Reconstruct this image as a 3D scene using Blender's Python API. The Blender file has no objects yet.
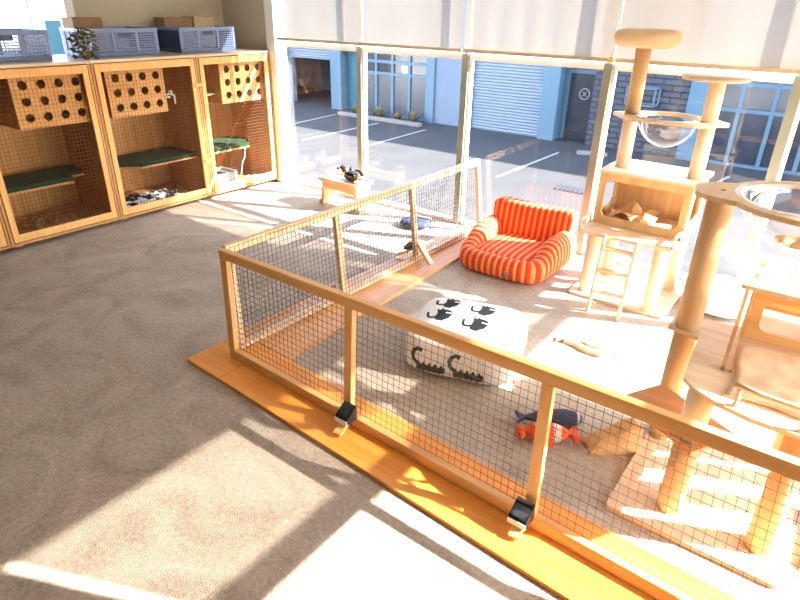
import bpy, bmesh, math, random
from mathutils import Vector, Matrix, Quaternion
from mathutils.bvhtree import BVHTree
random.seed(7)
PI = math.pi
S = bpy.context.scene
C = S.collection

# ------------------------------------------------------------------ materials
def srgb(r, g, b):
    f = lambda c: (c/255/12.92 if c/255 <= .04045 else ((c/255+.055)/1.055)**2.4)
    return (f(r), f(g), f(b), 1)

def mat(name, col, rough=.6, metal=0, col2=None, scale=8, stretch=(1, 1, 1), bump=0, bscale=60, coat=0, trans=0, spec=.5, detail=4, ramp=(.35, .65)):
    m = bpy.data.materials.new(name); m.use_nodes = True
    n, l = m.node_tree.nodes, m.node_tree.links
    b = n['Principled BSDF']
    b.inputs['Base Color'].default_value = col
    b.inputs['Roughness'].default_value = rough
    b.inputs['Metallic'].default_value = metal
    b.inputs['Coat Weight'].default_value = coat
    b.inputs['Specular IOR Level'].default_value = spec
    tc = n.new('ShaderNodeTexCoord'); mp = n.new('ShaderNodeMapping')
    mp.inputs['Scale'].default_value = stretch
    l.new(tc.outputs['Object'], mp.inputs['Vector'])
    if col2:
        no = n.new('ShaderNodeTexNoise'); no.inputs['Scale'].default_value = scale; no.inputs['Detail'].default_value = detail
        l.new(mp.outputs['Vector'], no.inputs['Vector'])
        r = n.new('ShaderNodeValToRGB'); r.color_ramp.elements[0].position = ramp[0]; r.color_ramp.elements[1].position = ramp[1]
        r.color_ramp.elements[0].color = col; r.color_ramp.elements[1].color = col2
        l.new(no.outputs['Fac'], r.inputs['Fac']); l.new(r.outputs['Color'], b.inputs['Base Color'])
    if bump:
        nb = n.new('ShaderNodeTexNoise'); nb.inputs['Scale'].default_value = bscale; nb.inputs['Detail'].default_value = 3
        l.new(mp.outputs['Vector'], nb.inputs['Vector'])
        bp = n.new('ShaderNodeBump'); bp.inputs['Strength'].default_value = bump; bp.inputs['Distance'].default_value = .01
        l.new(nb.outputs['Fac'], bp.inputs['Height']); l.new(bp.outputs['Normal'], b.inputs['Normal'])
    return m

ST = {'x': (.06, 1, 1), 'y': (1, .06, 1), 'z': (1, 1, .06)}
def wood(name, c1, c2, axis, scale=38, rough=.5, bump=.12):
    return mat(name, c1, rough, col2=c2, scale=scale, stretch=ST[axis], bump=bump, bscale=scale*1.6, detail=5, ramp=(.3, .72))

PINE1, PINE2 = srgb(222, 158, 82), srgb(238, 184, 112)
M = {}
for a in 'xyz':
    M['pine_'+a] = wood('pine wood '+a, PINE1, PINE2, a)
    M['fence_'+a] = wood('fence pine '+a, srgb(226, 164, 92), srgb(240, 188, 122), a, 30)
    M['ply_'+a] = wood('light plywood '+a, srgb(206, 172, 130), srgb(226, 198, 160), a, 30, .55)
    M['panel_'+a] = wood('wood panel '+a, srgb(178, 122, 62), srgb(200, 146, 84), a, 24, .55)
M['house_z'] = wood('pale house panel', srgb(206, 160, 100), srgb(230, 188, 130), 'z', 26, .55)
M['box_y'] = wood('holed box plywood', srgb(196, 136, 68), srgb(216, 160, 92), 'y', 26, .55)
M['plank_x'] = wood('orange varnished plank x', srgb(228, 140, 46), srgb(240, 164, 70), 'x', 45, .45, .1)
M['plank_y'] = wood('peach varnished plank y', srgb(214, 146, 82), srgb(230, 172, 112), 'y', 45, .45, .1)
M['sidefence_y'] = wood('bleached pine y', srgb(224, 178, 130), srgb(238, 204, 164), 'y', 30)
M['sidefence_z'] = wood('bleached pine z', srgb(224, 178, 130), srgb(238, 204, 164), 'z', 30)
M['wall'] = mat('painted wall', srgb(190, 182, 160), .85, col2=srgb(196, 188, 168), scale=1.5, bump=.03, bscale=120)
M['ceiling'] = mat('white ceiling paint', srgb(232, 230, 224), .9)
M['white'] = mat('white paint', srgb(236, 236, 232), .45)
M['alu'] = mat('champagne aluminium', srgb(150, 154, 140), .42, metal=.25, bump=.02)
M['whitealu'] = mat('white powder coated aluminium', srgb(232, 232, 228), .4)
M['wire'] = mat('dark wire', srgb(84, 68, 54), .6, metal=.2)
M['sisal'] = None
M['crate'] = mat('blue grey plastic', srgb(88, 110, 156), .5)
M['cratelight'] = mat('pale blue grey plastic', srgb(124, 143, 184), .5)
M['cratedark'] = mat('dark blue grey plastic', srgb(56, 72, 108), .5)
M['acrylicrim'] = mat('clear acrylic edge', srgb(225, 225, 222), .15)
M['card'] = mat('brown cardboard', srgb(146, 116, 84), .9, col2=srgb(160, 130, 98), scale=12)
M['cardpale'] = mat('pale cardboard', srgb(205, 180, 145), .9)
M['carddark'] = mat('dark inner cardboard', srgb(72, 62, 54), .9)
M['turf'] = mat('green turf mat', srgb(12, 46, 20), .95, col2=srgb(20, 66, 32), scale=140, bump=.8, bscale=260)
M['darkhole'] = mat('dark hole lining', srgb(40, 24, 14), .9)
M['white_fab'] = mat('white plush fabric', srgb(240, 236, 228), .95, bump=.35, bscale=160)
M['cream'] = mat('cream plush fabric', srgb(238, 222, 198), .95, bump=.5, bscale=120)
M['beige'] = mat('beige cotton cloth', srgb(212, 180, 140), .95, col2=srgb(224, 194, 156), scale=9, bump=.15, bscale=200)
M['black_fab'] = mat('black felt', srgb(30, 32, 38), .95, bump=.4, bscale=180)
M['dgreen_fab'] = mat('dark olive plush', srgb(38, 44, 36), .95, col2=srgb(78, 82, 74), scale=60, stretch=(1.6, .2, .2), bump=.5, bscale=180)
M['whitedot'] = mat('white felt', srgb(235, 235, 232), .9)
M['black_pl'] = mat('black plastic', srgb(34, 34, 36), .35)
M['solar'] = mat('solar cell', srgb(52, 56, 64), .2, col2=srgb(78, 84, 92), scale=40, stretch=(1, .05, 1))
M['greyw'] = mat('pale grey plastic', srgb(226, 224, 220), .4)
M['navy'] = mat('navy fabric', srgb(48, 58, 84), .9, col2=srgb(66, 78, 106), scale=20, bump=.2)
M['kraft'] = mat('brown kraft paper', srgb(196, 150, 92), .85, col2=srgb(208, 164, 108), scale=14, bump=.1)
M['kraftpale'] = mat('pale kraft paper', srgb(226, 190, 144), .85, col2=srgb(214, 176, 128), scale=14)
M['orange_pl'] = mat('orange plush', srgb(232, 92, 36), .95, bump=.4, bscale=160)
M['greyplush'] = mat('pale grey plush', srgb(206, 200, 196), .95, bump=.4, bscale=160)
M['duck'] = mat('dark bronze glaze', srgb(52, 40, 32), .22, metal=.35, col2=srgb(96, 74, 52), scale=16)
M['duckblack'] = mat('black glaze', srgb(30, 28, 28), .2, metal=.3)
M['chips'] = mat('wood shavings', srgb(196, 148, 92), .9, col2=srgb(150, 104, 58), scale=30)
M['paper'] = mat('white paper', srgb(236, 234, 228), .8)
M['tray'] = mat('grey plastic', srgb(170, 172, 170), .5)
M['litter'] = mat('dark litter', srgb(66, 66, 64), .95, col2=srgb(110, 110, 106), scale=120, bump=.6, bscale=200)
M['leaf'] = mat('olive dried leaf', srgb(96, 92, 40), .8, col2=srgb(60, 66, 30), scale=25)
M['tag'] = mat('grey woven tag', srgb(150, 132, 112), .8)
M['steel'] = mat('steel', srgb(200, 200, 200), .3, metal=.8)
M['asphalt'] = mat('pale worn asphalt', srgb(46, 44, 43), .9, col2=srgb(53, 51, 49), scale=1.2)
M['lightblue'] = mat('light blue painted wall', srgb(92, 102, 118), .7, col2=srgb(96, 106, 122), scale=2)
M['skyblue'] = mat('sky blue painted column', srgb(70, 96, 112), .6)
M['teal'] = mat('teal paint', srgb(46, 98, 112), .6)
M['shutter'] = None
M['darkglass'] = mat('dark tinted glass', srgb(40, 44, 52), .12, col2=srgb(56, 58, 66), scale=1.1)
M['milkglass'] = mat('grey frosted glass', srgb(70, 70, 76), .3, col2=srgb(58, 60, 68), scale=.9)
M['darkroom'] = mat('dim garage lining', srgb(64, 56, 48), .9, col2=srgb(92, 80, 66), scale=2)
M['line'] = mat('white road paint', srgb(150, 150, 148), .8)
M['concrete'] = mat('concrete', srgb(112, 108, 104), .9)
M['dgrate'] = mat('dark iron', srgb(44, 46, 50), .6)
M['shrub'] = mat('dry olive shrub', srgb(96, 86, 58), .9, col2=srgb(128, 108, 66), scale=14)
M['outwall'] = mat('white rendered wall', srgb(235, 235, 232), .9)

def sisal(name, c1, c2):
    m = mat(name, c1, .95)
    n, l = m.node_tree.nodes, m.node_tree.links; b = n['Principled BSDF']
    tc = n.new('ShaderNodeTexCoord'); w = n.new('ShaderNodeTexWave'); w.bands_direction = 'Z'
    w.inputs['Scale'].default_value = 75; w.inputs['Distortion'].default_value = 2.5; w.inputs['Detail'].default_value = 1
    l.new(tc.outputs['Object'], w.inputs['Vector'])
    r = n.new('ShaderNodeValToRGB'); r.color_ramp.elements[0].color = c2; r.color_ramp.elements[1].color = c1
    l.new(w.outputs['Fac'], r.inputs['Fac']); l.new(r.outputs['Color'], b.inputs['Base Color'])
    bp = n.new('ShaderNodeBump'); bp.inputs['Strength'].default_value = .35; bp.inputs['Distance'].default_value = .003
    l.new(w.outputs['Fac'], bp.inputs['Height']); l.new(bp.outputs['Normal'], b.inputs['Normal'])
    return m
M['sisal'] = sisal('sisal rope', srgb(222, 188, 142), srgb(202, 164, 116))
M['sisalpale'] = sisal('pale sisal rope', srgb(236, 220, 192), srgb(222, 202, 168))

def carpet():
    m = mat('beige loop carpet', srgb(176, 160, 142), 1.0, spec=.1)
    n, l = m.node_tree.nodes, m.node_tree.links; b = n['Principled BSDF']
    tc = n.new('ShaderNodeTexCoord')
    big = n.new('ShaderNodeTexNoise'); big.inputs['Scale'].default_value = 2.2; big.inputs['Detail'].default_value = 8; big.inputs['Distortion'].default_value = 2.2
    fine = n.new('ShaderNodeTexNoise'); fine.inputs['Scale'].default_value = 55; fine.inputs['Detail'].default_value = 5
    for x in (big, fine): l.new(tc.outputs['Object'], x.inputs['Vector'])
    mx = n.new('ShaderNodeMath'); mx.operation = 'MULTIPLY_ADD'; mx.inputs[1].default_value = .5
    l.new(big.outputs['Fac'], mx.inputs[0])
    m2 = n.new('ShaderNodeMath'); m2.operation = 'MULTIPLY'; m2.inputs[1].default_value = .5
    l.new(fine.outputs['Fac'], m2.inputs[0]); l.new(m2.outputs[0], mx.inputs[2])
    r = n.new('ShaderNodeValToRGB'); r.color_ramp.elements[0].position = .3; r.color_ramp.elements[1].position = .7
    r.color_ramp.elements[0].color = srgb(156, 138, 119); r.color_ramp.elements[1].color = srgb(206, 190, 170)
    l.new(mx.outputs[0], r.inputs['Fac']); l.new(r.outputs['Color'], b.inputs['Base Color'])
    f2 = n.new('ShaderNodeTexNoise'); f2.inputs['Scale'].default_value = 230; f2.inputs['Detail'].default_value = 2
    l.new(tc.outputs['Object'], f2.inputs['Vector'])
    bp = n.new('ShaderNodeBump'); bp.inputs['Strength'].default_value = .8; bp.inputs['Distance'].default_value = .008
    l.new(f2.outputs['Fac'], bp.inputs['Height']); l.new(bp.outputs['Normal'], b.inputs['Normal'])
    return m
M['carpet'] = carpet()

def glassy(name, tint, gloss_fac=.08, rough=0.0, fres=1.45):
    """thin clear sheet: lets light straight through and mirrors some of it at grazing angles"""
    m = bpy.data.materials.new(name); m.use_nodes = True
    n, l = m.node_tree.nodes, m.node_tree.links; n.clear()
    o = n.new('ShaderNodeOutputMaterial'); t = n.new('ShaderNodeBsdfTransparent'); t.inputs[0].default_value = tint
    g = n.new('ShaderNodeBsdfGlossy'); g.inputs['Roughness'].default_value = rough; g.inputs[0].default_value = (1, 1, 1, 1)
    f = n.new('ShaderNodeLayerWeight'); f.inputs['Blend'].default_value = .5
    pw = n.new('ShaderNodeMath'); pw.operation = 'POWER'; pw.inputs[1].default_value = 5; l.new(f.outputs['Facing'], pw.inputs[0])
    ma = n.new('ShaderNodeMath'); ma.operation = 'MULTIPLY_ADD'; ma.inputs[1].default_value = .8; ma.inputs[2].default_value = gloss_fac; l.new(pw.outputs[0], ma.inputs[0])
    mx = n.new('ShaderNodeMixShader')
    l.new(ma.outputs[0], mx.inputs[0]); l.new(t.outputs[0], mx.inputs[1]); l.new(g.outputs[0], mx.inputs[2])
    l.new(mx.outputs[0], o.inputs['Surface'])
    return m
M['glass'] = glassy('window glass', (.965, .97, .975, 1), .025)
M['acrylic'] = glassy('clear acrylic', (.93, .935, .94, 1), .1)

def blindmat():
    m = bpy.data.materials.new('sheer screen fabric'); m.use_nodes = True
    n, l = m.node_tree.nodes, m.node_tree.links; n.clear()
    o = n.new('ShaderNodeOutputMaterial')
    d = n.new('ShaderNodeBsdfDiffuse'); d.inputs[0].default_value = srgb(186, 177, 166)
    t = n.new('ShaderNodeBsdfTranslucent'); t.inputs[0].default_value = srgb(138, 129, 118)
    p = n.new('ShaderNodeBsdfTransparent'); p.inputs[0].default_value = (1, .96, .91, 1)
    a = n.new('ShaderNodeMixShader'); a.inputs[0].default_value = .34
    l.new(d.outputs[0], a.inputs[1]); l.new(t.outputs[0], a.inputs[2])
    b = n.new('ShaderNodeMixShader'); b.inputs[0].default_value = BLIND_OPEN
    l.new(a.outputs[0], b.inputs[1]); l.new(p.outputs[0], b.inputs[2])
    l.new(b.outputs[0], o.inputs['Surface'])
    return m
BLIND_OPEN = .2
M['blind'] = blindmat()

def shutter():
    m = mat('ribbed blue white shutter', srgb(106, 116, 130), .5)
    n, l = m.node_tree.nodes, m.node_tree.links; b = n['Principled BSDF']
    tc = n.new('ShaderNodeTexCoord'); w = n.new('ShaderNodeTexWave'); w.bands_direction = 'Z'; w.inputs['Scale'].default_value = 4.6
    l.new(tc.outputs['Object'], w.inputs['Vector'])
    bp = n.new('ShaderNodeBump'); bp.inputs['Strength'].default_value = .5; bp.inputs['Distance'].default_value = .04
    l.new(w.outputs['Fac'], bp.inputs['Height']); l.new(bp.outputs['Normal'], b.inputs['Normal'])
    return m
M['shutter'] = shutter()

def brick():
    m = mat('dark painted brick', srgb(52, 58, 76), .7)
    n, l = m.node_tree.nodes, m.node_tree.links; b = n['Principled BSDF']
    tc = n.new('ShaderNodeTexCoord'); mp = n.new('ShaderNodeMapping'); mp.inputs['Rotation'].default_value = (-PI/2, 0, 0)
    k = n.new('ShaderNodeTexBrick'); k.inputs['Scale'].default_value = 2.2
    k.inputs['Color1'].default_value = srgb(54, 58, 70); k.inputs['Color2'].default_value = srgb(48, 52, 64); k.inputs['Mortar'].default_value = srgb(14, 15, 19)
    k.inputs['Mortar Size'].default_value = .04; k.inputs['Brick Width'].default_value = .8; k.inputs['Row Height'].default_value = .25
    l.new(tc.outputs['Object'], mp.inputs['Vector']); l.new(mp.outputs['Vector'], k.inputs['Vector'])
    l.new(k.outputs['Color'], b.inputs['Base Color'])
    return m
M['brick'] = brick()

def stripes():
    """orange and apricot corduroy stripes that follow the sewn strips (u coordinate of the piece)"""
    m = mat('orange striped corduroy', srgb(230, 90, 30), .9)
    n, l = m.node_tree.nodes, m.node_tree.links; b = n['Principled BSDF']
    uv = n.new('ShaderNodeUVMap'); sx = n.new('ShaderNodeSeparateXYZ'); l.new(uv.outputs[0], sx.inputs[0])
    mu = n.new('ShaderNodeMath'); mu.operation = 'FRACT'; l.new(sx.outputs[0], mu.inputs[0])
    r = n.new('ShaderNodeValToRGB'); e = r.color_ramp.elements
    e[0].position = 0; e[0].color = srgb(226, 58, 20); e[1].position = .5; e[1].color = srgb(226, 62, 22)
    for p, c in ((.56, srgb(240, 150, 84)), (.94, srgb(240, 156, 90)), (1.0, srgb(226, 58, 20))):
        x = e.new(p); x.color = c
    l.new(mu.outputs[0], r.inputs['Fac']); l.new(r.outputs['Color'], b.inputs['Base Color'])
    tr = n.new('ShaderNodeMath'); tr.operation = 'PINGPONG'; tr.inputs[1].default_value = .25; l.new(sx.outputs[0], tr.inputs[0])
    bp = n.new('ShaderNodeBump'); bp.inputs['Strength'].default_value = .5; bp.inputs['Distance'].default_value = .02
    l.new(tr.outputs[0], bp.inputs['Height']); l.new(bp.outputs['Normal'], b.inputs['Normal'])
    return m
M['stripes'] = stripes()

# ------------------------------------------------------------------ geometry helpers
def bm_(): return bmesh.new()
def box(bm, a, b, bev=0, rot=None, piv=None):
    """box between corners a and b, optionally bevelled and turned about piv"""
    a, b = Vector(a), Vector(b); c = (a+b)/2; s = b-a
    r = bmesh.ops.create_cube(bm, size=1, matrix=Matrix.Translation(c) @ Matrix.Diagonal((abs(s.x), abs(s.y), abs(s.z), 1)))
    vs = r['verts']
    if bev:
        es = list({e for v in vs for e in v.link_edges})
        g = bmesh.ops.bevel(bm, geom=es, offset=min(bev, .49*min(abs(s.x), abs(s.y), abs(s.z))), segments=2, affect='EDGES', profile=.6)
        vs = list({v for f in g['faces'] for v in f.verts} | {v for v in vs if v.is_valid})
    if rot is not None:
        bmesh.ops.rotate(bm, verts=vs, cent=Vector(piv) if piv else c, matrix=rot)
    return vs
def frame_of(d):
    d = Vector(d).normalized(); up = Vector((0, 0, 1)) if abs(d.z) < .95 else Vector((0, 1, 0))
    x = d.cross(up).normalized(); return x, x.cross(d).normalized(), d
def cyl(bm, p, q, r0, r1=None, seg=20, cap=True):
    r1 = r0 if r1 is None else r1; p, q = Vector(p), Vector(q); x, y, d = frame_of(q-p)
    A = [bm.verts.new(p + x*r0*math.cos(2*PI*i/seg) + y*r0*math.sin(2*PI*i/seg)) for i in range(seg)]
    B = [bm.verts.new(q + x*r1*math.cos(2*PI*i/seg) + y*r1*math.sin(2*PI*i/seg)) for i in range(seg)]
    for i in range(seg):
        j = (i+1) % seg; f = bm.faces.new((A[i], A[j], B[j], B[i])); f.smooth = True
    if cap: bm.faces.new(A[::-1]); bm.faces.new(B)
def bar(bm, p, q, w, h):
    """square bar from p to q, w across and h in the other direction"""
    p, q = Vector(p), Vector(q); x, y, d = frame_of(q-p)
    A = [bm.verts.new(o + x*sx*w/2 + y*sy*h/2) for o in (p, q) for sx, sy in ((-1, -1), (1, -1), (1, 1), (-1, 1))]
    for i in range(4):
        j = (i+1) % 4; bm.faces.new((A[i], A[j], A[4+j], A[4+i]))
    bm.faces.new(A[3::-1]); bm.faces.new(A[4:])
def tube(bm, pts, r, seg=8, closed=False):
    pts = [Vector(p) for p in pts]; n = len(pts); rings = []
    rr = r if isinstance(r, (list, tuple)) else [r]*n
    px = None
    for i in range(n):
        a = pts[(i-1) % n] if closed or i else pts[i]; b = pts[(i+1) % n] if closed or i < n-1 else pts[i]
        d = (b-a).normalized()
        if px is None: x, y, d = frame_of(d)
        else:
            x = (px - d*px.dot(d)).normalized(); y = x.cross(d)
        px = x
        rings.append([bm.verts.new(pts[i] + x*rr[i]*math.cos(2*PI*k/seg) + y*rr[i]*math.sin(2*PI*k/seg)) for k in range(seg)])
    for i in range(n if closed else n-1):
        A, B = rings[i], rings[(i+1) % n]
        for k in range(seg):
            f = bm.faces.new((A[k], A[(k+1) % seg], B[(k+1) % seg], B[k])); f.smooth = True
    if not closed: bm.faces.new(rings[0][::-1]); bm.faces.new(rings[-1])
def prism(bm, poly, z0, z1, fn=None):
    """extrude a 2-D polygon from z0 to z1; fn maps (u, v, w) to a point"""
    fn = fn or (lambda u, v, w: (u, v, w))
    A = [bm.verts.new(fn(u, v, z0)) for u, v in poly]; B = [bm.verts.new(fn(u, v, z1)) for u, v in poly]
    n = len(poly)
    for i in range(n): bm.faces.new((A[i], A[(i+1) % n], B[(i+1) % n], B[i]))
    bm.faces.new(A[::-1]); bm.faces.new(B)
def ringplate(bm, outer, inner, z0, z1, fn=None):
    """plate with one hole: outer and inner loops have the same number of points"""
    fn = fn or (lambda u, v, w: (u, v, w)); n = len(outer)
    V = [[bm.verts.new(fn(u, v, z)) for u, v in loop] for z in (z0, z1) for loop in (outer, inner)]
    o0, i0, o1, i1 = V
    for k in range(n):
        j = (k+1) % n
        bm.faces.new((o1[k], o1[j], i1[j], i1[k])); bm.faces.new((o0[j], o0[k], i0[k], i0[j]))
        bm.faces.new((o0[k], o0[j], o1[j], o1[k])); bm.faces.new((i0[j], i0[k], i1[k], i1[j]))
def circle(cx, cy, r, n=40, r2=None, a0=0):
    return [(cx + r*math.cos(a0+2*PI*i/n), cy + (r2 or r)*math.sin(a0+2*PI*i/n)) for i in range(n)]
def rrect(x0, y0, x1, y1, r, n=6):
    out = []
    for cx, cy, a in ((x1-r, y0+r, -PI/2), (x1-r, y1-r, 0), (x0+r, y1-r, PI/2), (x0+r, y0+r, PI)):
        out += [(cx + r*math.cos(a+PI/2*i/n), cy + r*math.sin(a+PI/2*i/n)) for i in range(n+1)]
    return out
def rect_like(inner, x0, y0, x1, y1):
    """rectangle sampled along the same directions as the loop 'inner' so both have equal counts"""
    cx = sum(p[0] for p in inner)/len(inner); cy = sum(p[1] for p in inner)/len(inner); out = []
    n = len(inner)
    q = n//4
    cor = [(x1, y0), (x1, y1), (x0, y1), (x0, y0)]
    for i, (u, v) in enumerate(inner):
        k = min(i//q, 3)
        mid = q//2
        j = i - k*q
        c = cor[k]
        if j == mid: out.append(c)
        else:
            if (k % 2 == 0): out.append((min(max(u, x0), x1), c[1]) if j < mid else (c[0], min(max(v, y0), y1)))
            else: out.append((c[0], min(max(v, y0), y1)) if j < mid else (min(max(u, x0), x1), c[1]))
    return out
def lathe(bm, prof, c=(0, 0, 0), seg=32, capb=True, capt=True):
    R = []
    for r, z in prof: R.append([bm.verts.new((c[0]+r*math.cos(2*PI*i/seg), c[1]+r*math.sin(2*PI*i/seg), c[2]+z)) for i in range(seg)])
    for a, b in zip(R, R[1:]):
        for i in range(seg):
            f = bm.faces.new((a[i], a[(i+1) % seg], b[(i+1) % seg], b[i])); f.smooth = True
    if capb: bm.faces.new(R[0][::-1])
    if capt: bm.faces.new(R[-1])
def blob(bm, c, r, sub=3, rot=None, p=2.0):
    """ellipsoid, or a rounder box when p is above 2"""
    g = bmesh.ops.create_icosphere(bm, subdivisions=sub, radius=1)
    for v in g['verts']:
        d = v.co.normalized(); k = (abs(d.x)**p + abs(d.y)**p + abs(d.z)**p)**(-1/p)
        w = Vector((d.x*k*r[0], d.y*k*r[1], d.z*k*r[2]))
        if rot is not None: w = rot @ w
        v.co = w + Vector(c)
    for f in {f for v in g['verts'] for f in v.link_faces}: f.smooth = True
    return g['verts']
Rz = lambda a: Matrix.Rotation(a, 3, 'Z')
Rx = lambda a: Matrix.Rotation(a, 3, 'X')
Ry = lambda a: Matrix.Rotation(a, 3, 'Y')

# ------------------------------------------------------------------ scene-graph helpers
WORLD = {}
def tag(o, label=None, cat=None, group=None, kind=None):
    if label: o['label'] = label
    if cat: o['category'] = cat
    if group: o['group'] = group
    if kind: o['kind'] = kind
    return o
def link(name, bm, m):
    bmesh.ops.recalc_face_normals(bm, faces=bm.faces[:])
    me = bpy.data.meshes.new(name); bm.to_mesh(me); bm.free()
    for x in (m if isinstance(m, (list, tuple)) else [m]): me.materials.append(x)
    o = bpy.data.objects.new(name, me); C.objects.link(o); return o
def thing(name, label, cat, loc=(0, 0, 0), rz=0, group=None, world=False):
    o = bpy.data.objects.new(name, None); C.objects.link(o); o.empty_display_size = .05
    o.location = loc; o.rotation_euler = (0, 0, rz)
    if world: WORLD[o.name] = Vector(loc)
    return tag(o, label, cat, group)
def root_off(o):
    while o.parent: o = o.parent
    return WORLD.get(o.name)
def part(name, bm, m, parent, label=None, kind=None):
    w = root_off(parent)
    if w is not None: bmesh.ops.translate(bm, verts=bm.verts[:], vec=-w)
    o = link(name, bm, m); o.parent = parent
    return tag(o, label, None, None, kind)
def solo(name, bm, m, label, cat, loc, group=None, kind=None, rz=0, local=False):
    if not local: bmesh.ops.translate(bm, verts=bm.verts[:], vec=-Vector(loc))
    o = link(name, bm, m); o.location = loc; o.rotation_euler = (0, 0, rz)
    return tag(o, label, cat, group, kind)
def struct(name, bm, m, parent=None):
    o = link(name, bm, m)
    if parent: o.parent = parent
    else: o['kind'] = 'structure'
    return o
def dup(root, loc, rz, label, group=None):
    r = root.copy(); C.objects.link(r); r.location = loc; r.rotation_euler = (0, 0, rz); r['label'] = label
    if group: r['group'] = group
    for ch in list(root.children):
        c = ch.copy(); C.objects.link(c); c.parent = r
        for g in list(ch.children):
            d = g.copy(); C.objects.link(d); d.parent = c
    return r

# ------------------------------------------------------------------ camera
H = 1.65
cam = bpy.data.cameras.new('camera'); co = bpy.data.objects.new('camera', cam); C.objects.link(co)
yaw, pit, rol = -0.640885, 0.46156, 0.018642
fw = Vector((math.sin(yaw)*math.cos(pit), math.cos(yaw)*math.cos(pit), -math.sin(pit)))
rt = fw.cross(Vector((0, 0, 1))).normalized(); up = rt.cross(fw)
r2 = rt*math.cos(rol) + up*math.sin(rol); u2 = up*math.cos(rol) - rt*math.sin(rol)
mw = Matrix((r2, u2, -fw)).transposed().to_4x4(); mw.translation = (0, 0, H)
co.matrix_world = mw
cam.sensor_width = 36; cam.lens = 589.24/800*36; cam.clip_start = .05; cam.clip_end = 300
S.camera = co

# ------------------------------------------------------------------ light
sd = Vector((-.90, -.41, -.575)).normalized()
sl = bpy.data.lights.new('sun', 'SUN'); so = bpy.data.objects.new('sun', sl); C.objects.link(so)
so.rotation_euler = sd.to_track_quat('-Z', 'Y').to_euler(); sl.energy = 20; sl.angle = math.radians(.6); sl.color = (1, .965, .92)
so.location = (6, 6, 8)
W = bpy.data.worlds.new('sky'); S.world = W; W.use_nodes = True
wn, wl = W.node_tree.nodes, W.node_tree.links
sk = wn.new('ShaderNodeTexSky'); sk.sky_type = 'NISHITA'; sk.sun_disc = False; sk.sun_elevation = math.radians(30.2)
sk.sun_rotation = math.radians(65.5); sk.air_density = 1.0; sk.dust_density = .6; sk.ozone_density = 1.2
wl.new(sk.outputs[0], wn['Background'].inputs[0]); wn['Background'].inputs[1].default_value = .68

# ------------------------------------------------------------------ room shell
XL, XR, YW, YB, ZC = -5.3, .95, 4.155, -2.6, 2.9
b = bm_(); box(b, (XL-.15, YB-.15, -.12), (XR+.15, YW+.06, 0)); struct('floor', b, M['carpet'])
b = bm_(); box(b, (XL-.2, YB-.2, ZC), (XR+.35, YW+.3, ZC+.15)); struct('ceiling', b, M['ceiling'])
b = bm_(); box(b, (XL-.2, YB-.15, -.12), (XR+.15, YB, ZC)); struct('wall_back', b, M['wall'])
# left wall with the window above the cabinets
b = bm_()
box(b, (XL-.12, YB, 0), (XL, 1.0, ZC)); box(b, (XL-.12, 2.62, 0), (XL, YW+.06, ZC))
box(b, (XL-.12, 1.0, 0), (XL, 2.62, 1.22)); box(b, (XL-.12, 1.0, 2.35), (XL, 2.62, ZC)); struct('wall_left', b, M['wall'])
b = bm_()
box(b, (XL-.1, 2.555, 1.22), (XL+.015, 2.625, 2.35)); box(b, (XL-.1, .995, 1.22), (XL+.015, 1.06, 2.35))
box(b, (XL-.1, 1.06, 2.28), (XL+.015, 2.555, 2.35)); box(b, (XL-.1, 1.06, 1.22), (XL+.015, 2.555, 1.25)); box(b, (XL-.09, 2.3, 1.25), (XL-.05, 2.315, 2.28))
w1 = struct('window_1', b, M['white'])
b = bm_(); box(b, (XL-.065, 1.06, 1.25), (XL-.06, 2.555, 2.28)); struct('pane', b, M['glass'], w1)
# window wall (far) : solid piece behind the cabinets, base kerb, lintel
b = bm_(); box(b, (XL, YW-.06, 0), (-4.66, YW+.06, ZC)); box(b, (-4.66, YW-.06, 2.05), (XR+.1, YW+.06, ZC)); struct('wall_far', b, M['wall'])
b = bm_(); box(b, (XL-.15, YW+.061, -1.0), (XR+.15, YW+.2, -.03)); struct('wall_outside', b, M['outwall'])
b = bm_(); box(b, (-4.66, YW-.09, 0), (-4.545, YW+.05, 2.05), .004); struct('trim_1', b, M['white'])
MUL = [-3.57, -2.505, -1.41, -.325, .76]
for i, x in enumerate(MUL):
    b = bm_(); box(b, (x-.028, YW-.03, 0), (x+.028, YW+.05, 1.345), .004); box(b, (x-.022, YW-.01, 1.3451), (x+.022, YW+.012, 2.05)); struct('trim_%d' % (i+2), b, M['alu'])
    b = bm_(); box(b, (x+.0285, YW-.012, 0.0), (x+.046, YW+.03, 1.345)); struct('trim_%d' % (i+12), b, M['whitealu'])
edges = [-4.545] + MUL + [XR-.02]
for i, (xa, xb) in enumerate(zip(edges, edges[1:])):
    xa2 = xa + (.046 if i else 0); xb2 = xb - (.028 if i < 5 else 0)
    b = bm_(); box(b, (xa2, YW-.02, 0), (xb2, YW+.04, .028)); box(b, (xa2, YW-.035, 1.30), (xb2, YW+.04, 1.345), .004)
    box(b, (xa2, YW-.02, 2.0), (xb2, YW+.04, 2.05))
    w = struct('window_%d' % (i+2), b, M['whitealu'])
    b = bm_(); box(b, (xa2, YW+.007, .028), (xb2, YW+.013, 1.30)); box(b, (xa2, YW+.007, 1.345), (xb2, YW+.013, 2.0)); struct('pane', b, M['glass'], w)
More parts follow.
